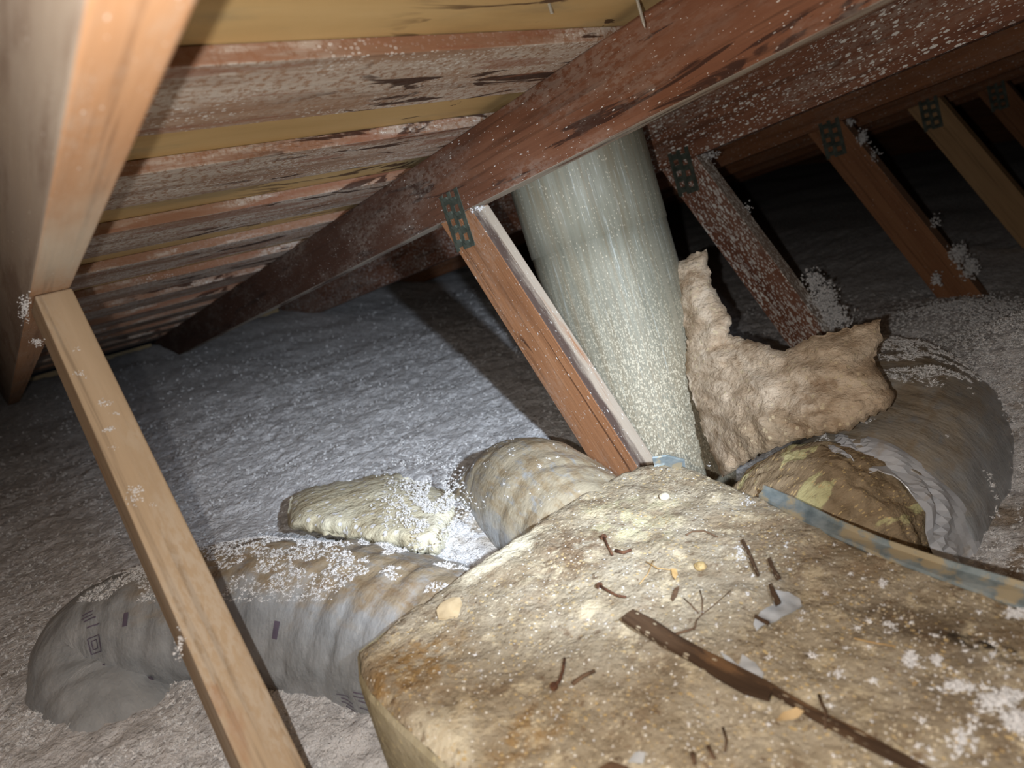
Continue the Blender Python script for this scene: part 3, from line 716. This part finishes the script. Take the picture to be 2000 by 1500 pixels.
scrap('tape_scrap', [(1408, 1284), (1425, 1290), (1444, 1306), (1450, 1286), (1475, 1296), (1492, 1318), (1490, 1328), (1460, 1318), (1430, 1308)], M['tape'], 'small half-buried grey tape scrap touching the long splinter', 'tape', curl=.002, lift=.0014)
scrap('wood_chip', [(853, 1195), (862, 1182), (885, 1171), (900, 1173), (904, 1183), (893, 1202), (872, 1210), (856, 1208)], M['chip'], 'oval pale wood chip near the plenum left edge', 'wood chip', th=.002, lift=.003)
scrap('leaf_fragment', [(1514, 1416), (1530, 1396), (1556, 1393), (1576, 1400), (1560, 1408), (1535, 1412)], M['leaf'], 'ochre dry leaf flake below the long splinter', 'leaf', curl=.006, lift=.003)
scrap('leaf_fragment', [(1311, 1178), (1318, 1160), (1328, 1154), (1326, 1166), (1316, 1182)], M['twig'], 'small dark leaf-shaped flake above the wide end of the long splinter', 'leaf', curl=.002, lift=.003)
scrap('leaf_fragment', [(1312, 1120), (1322, 1118), (1325, 1128), (1320, 1138), (1314, 1132)], M['straw'], 'tiny orange flake at the tip of a straw on the plenum', 'leaf', curl=.002, lift=.003)
scrap('wood_chip', [(1168, 1502), (1192, 1486), (1226, 1496), (1220, 1512), (1180, 1516)], M['twig'], 'dark brown chip cut off by the bottom edge of the frame', 'wood chip', th=.002, lift=.003)
scrap('tape_scrap', [(1226, 1488), (1240, 1470), (1262, 1474), (1256, 1492)], M['tape'], 'little grey scrap beside the dark chip at the bottom edge', 'tape', curl=.003, lift=.002)
scrap('plastic_fleck', [(1780, 1334), (1788, 1331), (1791, 1340), (1784, 1344)], M['leaf'], 'tiny reddish fleck among the white crumbs at right', 'fleck', lift=.002, sp=.002)
def strand(name, pix, r, mat, label=None, cat=None, group=None, parent=None, lift=.0015, n=6):
    P = [on_top(*p, lift) for p in pix]; V, G, Fc = [], [], []; o = P[0]
    for i, p in enumerate(P):
        t = (P[min(i+1, len(P)-1)] - P[max(i-1, 0)]).normalized(); a = Vector((0, 0, 1)).cross(t).normalized(); b_ = t.cross(a)
        rr = r * (1 - .35 * i / len(P))
        for j in range(n): V.append(p + (a*math.cos(6.283*j/n) + b_*math.sin(6.283*j/n)) * rr)
    for i in range(len(P)-1):
        for j in range(n): Fc.append((i*n+j, i*n+(j+1) % n, (i+1)*n+(j+1) % n, (i+1)*n+j))
    Fc += [tuple(range(n))[::-1], tuple((len(P)-1)*n+j for j in range(n))]
    ob = mk(name, V, [f[::-1] for f in Fc], mat, parent, loc=o if parent is None else None, smooth=True)
    if label: tag(ob, label, cat, group)
    return ob
def nail(pix, label, r=.0015):
    p0, p1 = on_top(*pix[0], .0025), on_top(*pix[1], .0025)
    t = thing('rusty_nail', label, 'nail', p0, 'rusty nails on the plenum')
    strand('shank', pix, r, M['rust'], parent=t, lift=.0025)
    d = (p0 - p1).normalized(); a = Vector((0, 0, 1)).cross(d).normalized(); b_ = d.cross(a); V = []
    for k, rr in ((-.001, .0036), (.001, .0036)):
        for j in range(12): V.append(p0 + d*k + (a*math.cos(6.283*j/12) + b_*math.sin(6.283*j/12)) * rr)
    Fc = [tuple(range(12))[::-1], tuple(range(12, 24))] + [(j, (j+1) % 12, 12+(j+1) % 12, 12+j) for j in range(12)]
    mk('nail_head', V, Fc, M['rust'], t)
nail([(1083, 1348), (1093, 1333), (1101, 1315), (1104, 1294)], 'bent rusty nail lowest on the plenum, head down left', .0017)
nail([(1172, 1152), (1188, 1161), (1206, 1170), (1224, 1175)], 'rusty nail on the plenum left of the wide splinter end')
nail([(1180, 1056), (1188, 1070), (1197, 1088)], 'short rusty nail on the brown stain near the plenum far corner')
strand('twig', [(1203, 1078), (1218, 1082), (1234, 1078)], .0022, M['rust'], 'thick rusty brown twig beside the short nail', 'twig')
strand('twig', [(1118, 1336), (1140, 1322), (1162, 1312)], .0022, M['twig'], 'stubby brown twig right of the bent nail', 'twig')
strand('twig', [(1322, 1254), (1340, 1248), (1356, 1245)], .0012, M['twig'], 'tiny twig poking out from the upper edge of the long splinter', 'twig', lift=.004)
strand('straw', [(1262, 1102), (1285, 1114), (1315, 1119)], .0006, M['straw'], 'curved ochre straw on the plenum, upper of the crossed pair', 'straw')
strand('straw', [(1276, 1098), (1266, 1122), (1250, 1146)], .0006, M['straw'], 'straight ochre straw on the plenum, lower of the crossed pair', 'straw')
strand('straw', [(1340, 1045), (1352, 1038), (1375, 1036), (1402, 1050)], .0011, M['twig'], 'arched brown stem near the plenum far corner', 'straw')
strand('straw', [(1358, 1242), (1362, 1220), (1372, 1205), (1395, 1190), (1428, 1162)], .0006, M['twig'], 'long thin brown stem above the long splinter', 'straw')
strand('straw', [(1372, 1205), (1373, 1180), (1368, 1160)], .0006, M['twig'], 'short thin stem branching upward above the long splinter', 'straw')
strand('straw', [(1365, 1202), (1350, 1185), (1336, 1172)], .0006, M['twig'], 'short thin stem branching left above the long splinter', 'straw')
strand('straw', [(1668, 1250), (1700, 1256), (1750, 1266)], .0007, M['straw'], 'pale straw lying below the dark stain', 'straw')
strand('twig', [(1600, 1370), (1604, 1388), (1614, 1410), (1612, 1440)], .0011, M['twig'], 'thin brown stem crossing the narrow part of the long splinter', 'twig', lift=.006)
strand('twig', [(1412, 1420), (1419, 1445), (1416, 1468)], .0011, M['twig'], 'curved dark sliver near the plenum bottom edge', 'twig')
strand('twig', [(1383, 1460), (1396, 1482)], .0016, M['twig'], 'short dark bit at the bottom edge, middle of three', 'twig')
strand('twig', [(1353, 1474), (1357, 1492)], .0018, M['twig'], 'short dark bit at the bottom edge, left of three', 'twig')
def ball(name, px, py, r, mat, label, cat, sq=.7, parent=None):
    p = on_top(px, py, r * .45); bm = bmesh.new(); bmesh.ops.create_icosphere(bm, subdivisions=3, radius=r)
    for q in bm.verts: q.co *= 1 + .10 * mn.noise(q.co / r * 1.6); q.co.z *= sq
    o = mk(name, [p + q.co for q in bm.verts], [[q.index for q in f.verts] for f in bm.faces], mat, None, loc=p, smooth=True); bm.free()
    return tag(o, label, cat)
ball('pebble', 1298, 974, .0062, M['pebble'], 'round cream pebble near the plenum far corner', 'pebble')
ball('seed_husk', 1368, 1108, .0062, M['husk'], 'round brown seed husk in the middle of the plenum', 'husk')

# ------------------------------------------------------------------ white fluff: crumbs and tufts (loose stuff)
pts, sz = [], []
def add(p, s): pts.append(tuple(p)); sz.append(s)
# specks on the plenum, more towards the lower right
for _ in range(15000):
    x, y = random.uniform(720, 2000), random.uniform(900, 1500)
    p = at_z(x, y, BZ)
    w_ = .10 + .75 * max(0, min(1, (x - 1250) / 650)) * (.35 + max(0, nz(x*.012, y*.012, 2)) * 1.9)
    if y > 936 + (x-1420)*.395 + 40 and x > 1420 or (x <= 1420 and y > 930 + (1250 - x) * .66 and y < 1500 and x > 760 and y < 1260 + (x-705)*1.0):
        if random.random() < w_ * .25:
            big = random.random() ** 5
            add(on_top(x, y, .0008), .0009 + .0045 * big * (1 if x > 1450 else .5) * .9)
for (x, y, rx, ry, n, s_) in ((1868, 1346, 26, 9, 60, .0032), (1950, 1372, 34, 16, 150, .0034), (1985, 1418, 22, 16, 120, .0036), (1778, 1288, 9, 12, 46, .0030), (1828, 1286, 8, 12, 40, .0026), (1990, 1195, 24, 9, 90, .0030), (1725, 1140, 6, 6, 24, .0024),
                            (1445, 1080, 14, 18, 60, .0018), (1738, 1222, 12, 14, 36, .0018), (1640, 1310, 9, 10, 24, .0022), (1880, 1450, 30, 20, 60, .0026), (1720, 1078, 14, 5, 34, .0020), (1462, 978, 12, 9, 34, .0016), (1085, 1395, 10, 8, 8, .0018)):
    for _ in range(n):
        q_ = on_top(x + random.gauss(0, rx * .6), y + random.gauss(0, ry * .6), random.uniform(0, s_)); add(q_, s_ * random.uniform(.5, 1.2))
o = clumps('insulation_crumbs', pts, sz, M['tuft']); tag(o, 'white insulation crumbs scattered over the dusty plenum top', 'crumbs', kind='stuff')
def duct_fluff(tube, n, keep, lo=.001, hi=.006, name='duct_fluff', parent=None, emb=.0):
    P_, S_ = [], []
    for _ in range(n):
        u, th = random.random(), random.uniform(-1.7, 1.7); p = tube.pt(u, th)
        if keep(p, u, th): P_.append(tuple(tube.pt(u, th, -emb))); S_.append(random.uniform(lo, hi) if random.random() < .8 else hi * random.uniform(1, 1.5))
    return P_, S_
def keepL(p, u, th):
    x, y = proj(p)
    return p.z > -.475 and (nz(p.x*26, p.y*26, 3) > (-.14 if x < 720 else .22)) and y < 1175 - max(0, x-600)*.08 and 150 < x < 920
P1, S1 = duct_fluff(ld, 26000, keepL, .0010, .0030)
P2, S2 = duct_fluff(d2, 2500, lambda p, u, th: nz(p.x*40, p.y*40, 5) > .30 and p.z > -.48, .0008, .0028)
def keepR(p, u, th):
    x, y = proj(p); t = (x - 1740) / 260
    return (y < 745 + 30*nz(x*.02, y*.02) and nz(p.x*24, p.y*24, 1) > -.12) or (nz(p.x*32, p.y*32, 5) > .46 and random.random() < .5)
P3, S3 = duct_fluff(rd, 22000, keepR, .0012, .0042)
o = clumps('duct_fluff', P1+P2+P3, S1+S2+S3, M['tuft']); tag(o, 'white insulation fluff lying on the three flexible ducts', 'fluff', kind='stuff')
# tufts all over the loose fill
P_, S_ = [], []
for _ in range(26000):
    r_ = random.random() ** .6
    px, py = random.uniform(-40, 2040), random.uniform(560, 1540); p = at_z(px, py, -.53)
    if p.y > 3.2 or p.x > 4.5 or p.x < -.3: continue
    if .14 < p.x < .70 and p.y < .60: continue
    if nz(p.x*9, p.y*9, 7) + .5*nz(p.x*30, p.y*30, 1) < -.12: continue
    d_ = p.dot(FWD)
    P_.append((p.x, p.y, floor_z(p.x, p.y) + .001)); S_.append(random.uniform(.0016, .0044) * (1 + .35 * max(0, d_ - .9)))
for _ in range(2600):
    x, y = random.gauss(835, 40), random.gauss(975, 42)
    if nz(x*.03, y*.03, 4) < -.05: continue
    P_.append(tuple(at_d(x, y, lump_d(x, y) - .078 - random.uniform(0, .004)))); S_.append(random.uniform(.0012, .0032))
for (cx, cy, n, rx, ry, h) in ((1.0, .08, 2200, .22, .10, .006), (1.34, .28, 5200, .30, .17, .014), (.50, .93, 500, .09, .10, .004), (.62, .95, 260, .05, .04, .012), (1.62, .52, 2200, .24, .14, .010)):
    for _ in range(n):
        x, y = random.gauss(cx, rx*.6), random.gauss(cy, ry*.6)
        if .14 < x < .68 and y < .6: continue
        P_.append((x, y, floor_z(x, y) + random.uniform(0, h))); S_.append(random.uniform(.0016, .0048))
o = clumps('insulation_tufts', P_, S_, M['tuft'], flat=.7); tag(o, 'soft white tufts on the surface of the loose-fill insulation', 'tufts', kind='stuff')
# fluff caught on the timber
def caught(label, spots, dfn, group='fluff caught on the timbers'):
    P_, S_ = [], []
    for (x, y, rx, ry, n, s) in spots:
        for _ in range(int(n * 2.4)):
            q = dfn(x + random.gauss(0, rx), y + random.gauss(0, ry))
            P_.append(tuple(q)); S_.append(s * .62 * random.uniform(.5, 1.3))
    o = clumps('fluff_clump', P_, S_, M['tuft'], flat=1.0, loc=Vector(P_[0])); return tag(o, label, 'fluff', group, 'stuff')
def web_face(i, lift=.0008):
    xf = XF[i]; yz = [(.850, -.040), (.941, -.060), (.940, -.073), (.905, -.080), (.885, -.08)][i]
    T = Vector((0, *yz)); nrm = -WV; c0 = T.dot(nrm)
    return lambda x, y: ray(x, y) * ((c0 + lift) / ray(x, y).dot(nrm))
caught('small white tufts stuck on the pale tan web at left', [(205, 787, 8, 3, 14, .0016), (225, 808, 5, 2, 6, .0012), (213, 838, 6, 3, 12, .0016), (222, 872, 7, 3, 7, .0010), (265, 957, 8, 4, 16, .0018), (262, 975, 9, 4, 14, .0018), (150, 683, 4, 2, 4, .0012), (158, 732, 6, 3, 8, .0014), (300, 985, 6, 2, 5, .0010), (350, 1262, 6, 14, 16, .0022)], web_face(0))
caught('white tuft on the near rafter beside the pale web top', [(48, 602, 6, 11, 60, .0020), (72, 668, 6, 4, 34, .0016)], lambda x, y: at_x(x, y, .069))
caught('small white tuft at the top of the brown central web', [(932, 402, 7, 5, 26, .0035)], web_face(1))
caught('ragged white fluff along the lower right edge of the white-speckled web', [(1590, 545, 10, 10, 60, .006), (1610, 580, 14, 16, 110, .0075), (1632, 620, 14, 12, 100, .008), (1462, 405, 5, 5, 12, .004)], web_face(2, .004))
caught('white tuft at the top of the white-speckled web', [(1385, 302, 10, 6, 40, .0045)], web_face(2, .003))
caught('white tufts at the top of the plain orange brown web', [(1660, 238, 5, 4, 16, .005), (1684, 268, 5, 8, 40, .006), (1708, 302, 5, 8, 20, .004)], web_face(3, .003))
caught('white tufts at the foot of the plain orange brown web', [(1872, 495, 8, 10, 60, .008), (1896, 525, 8, 10, 50, .008), (1830, 545, 5, 8, 26, .006), (1826, 432, 4, 6, 14, .006)], web_face(3, .003))
# nails poking through the roof
for px, py, lab in ((1248, 12, 'pale nail poking down through the roof near the top edge'), (1083, 44, 'short pale nail stub in the plywood above the central rafter')):
    r_ = ray(px, py); nrm = Vector((0, TP, 1)); p = r_ * ((CB - .002) / r_.dot(nrm)); t = thing('roofing_nail', lab, 'nail', p, 'nails through the roof')
    L = .024 if px > 1200 else -.012; V = []
    for k, rr in ((.02, .0018), (-L*.75, .0018), (-L, .0003)):
        for j in range(8): V.append(p + RN*k + Vector((math.cos(.785*j)*rr, math.sin(.785*j)*rr, 0)))
    mk('shank', V, [(i*8+j, i*8+(j+1) % 8, (i+1)*8+(j+1) % 8, (i+1)*8+j) for i in range(2) for j in range(8)] + [tuple(range(16, 24))], M['steel'], t)
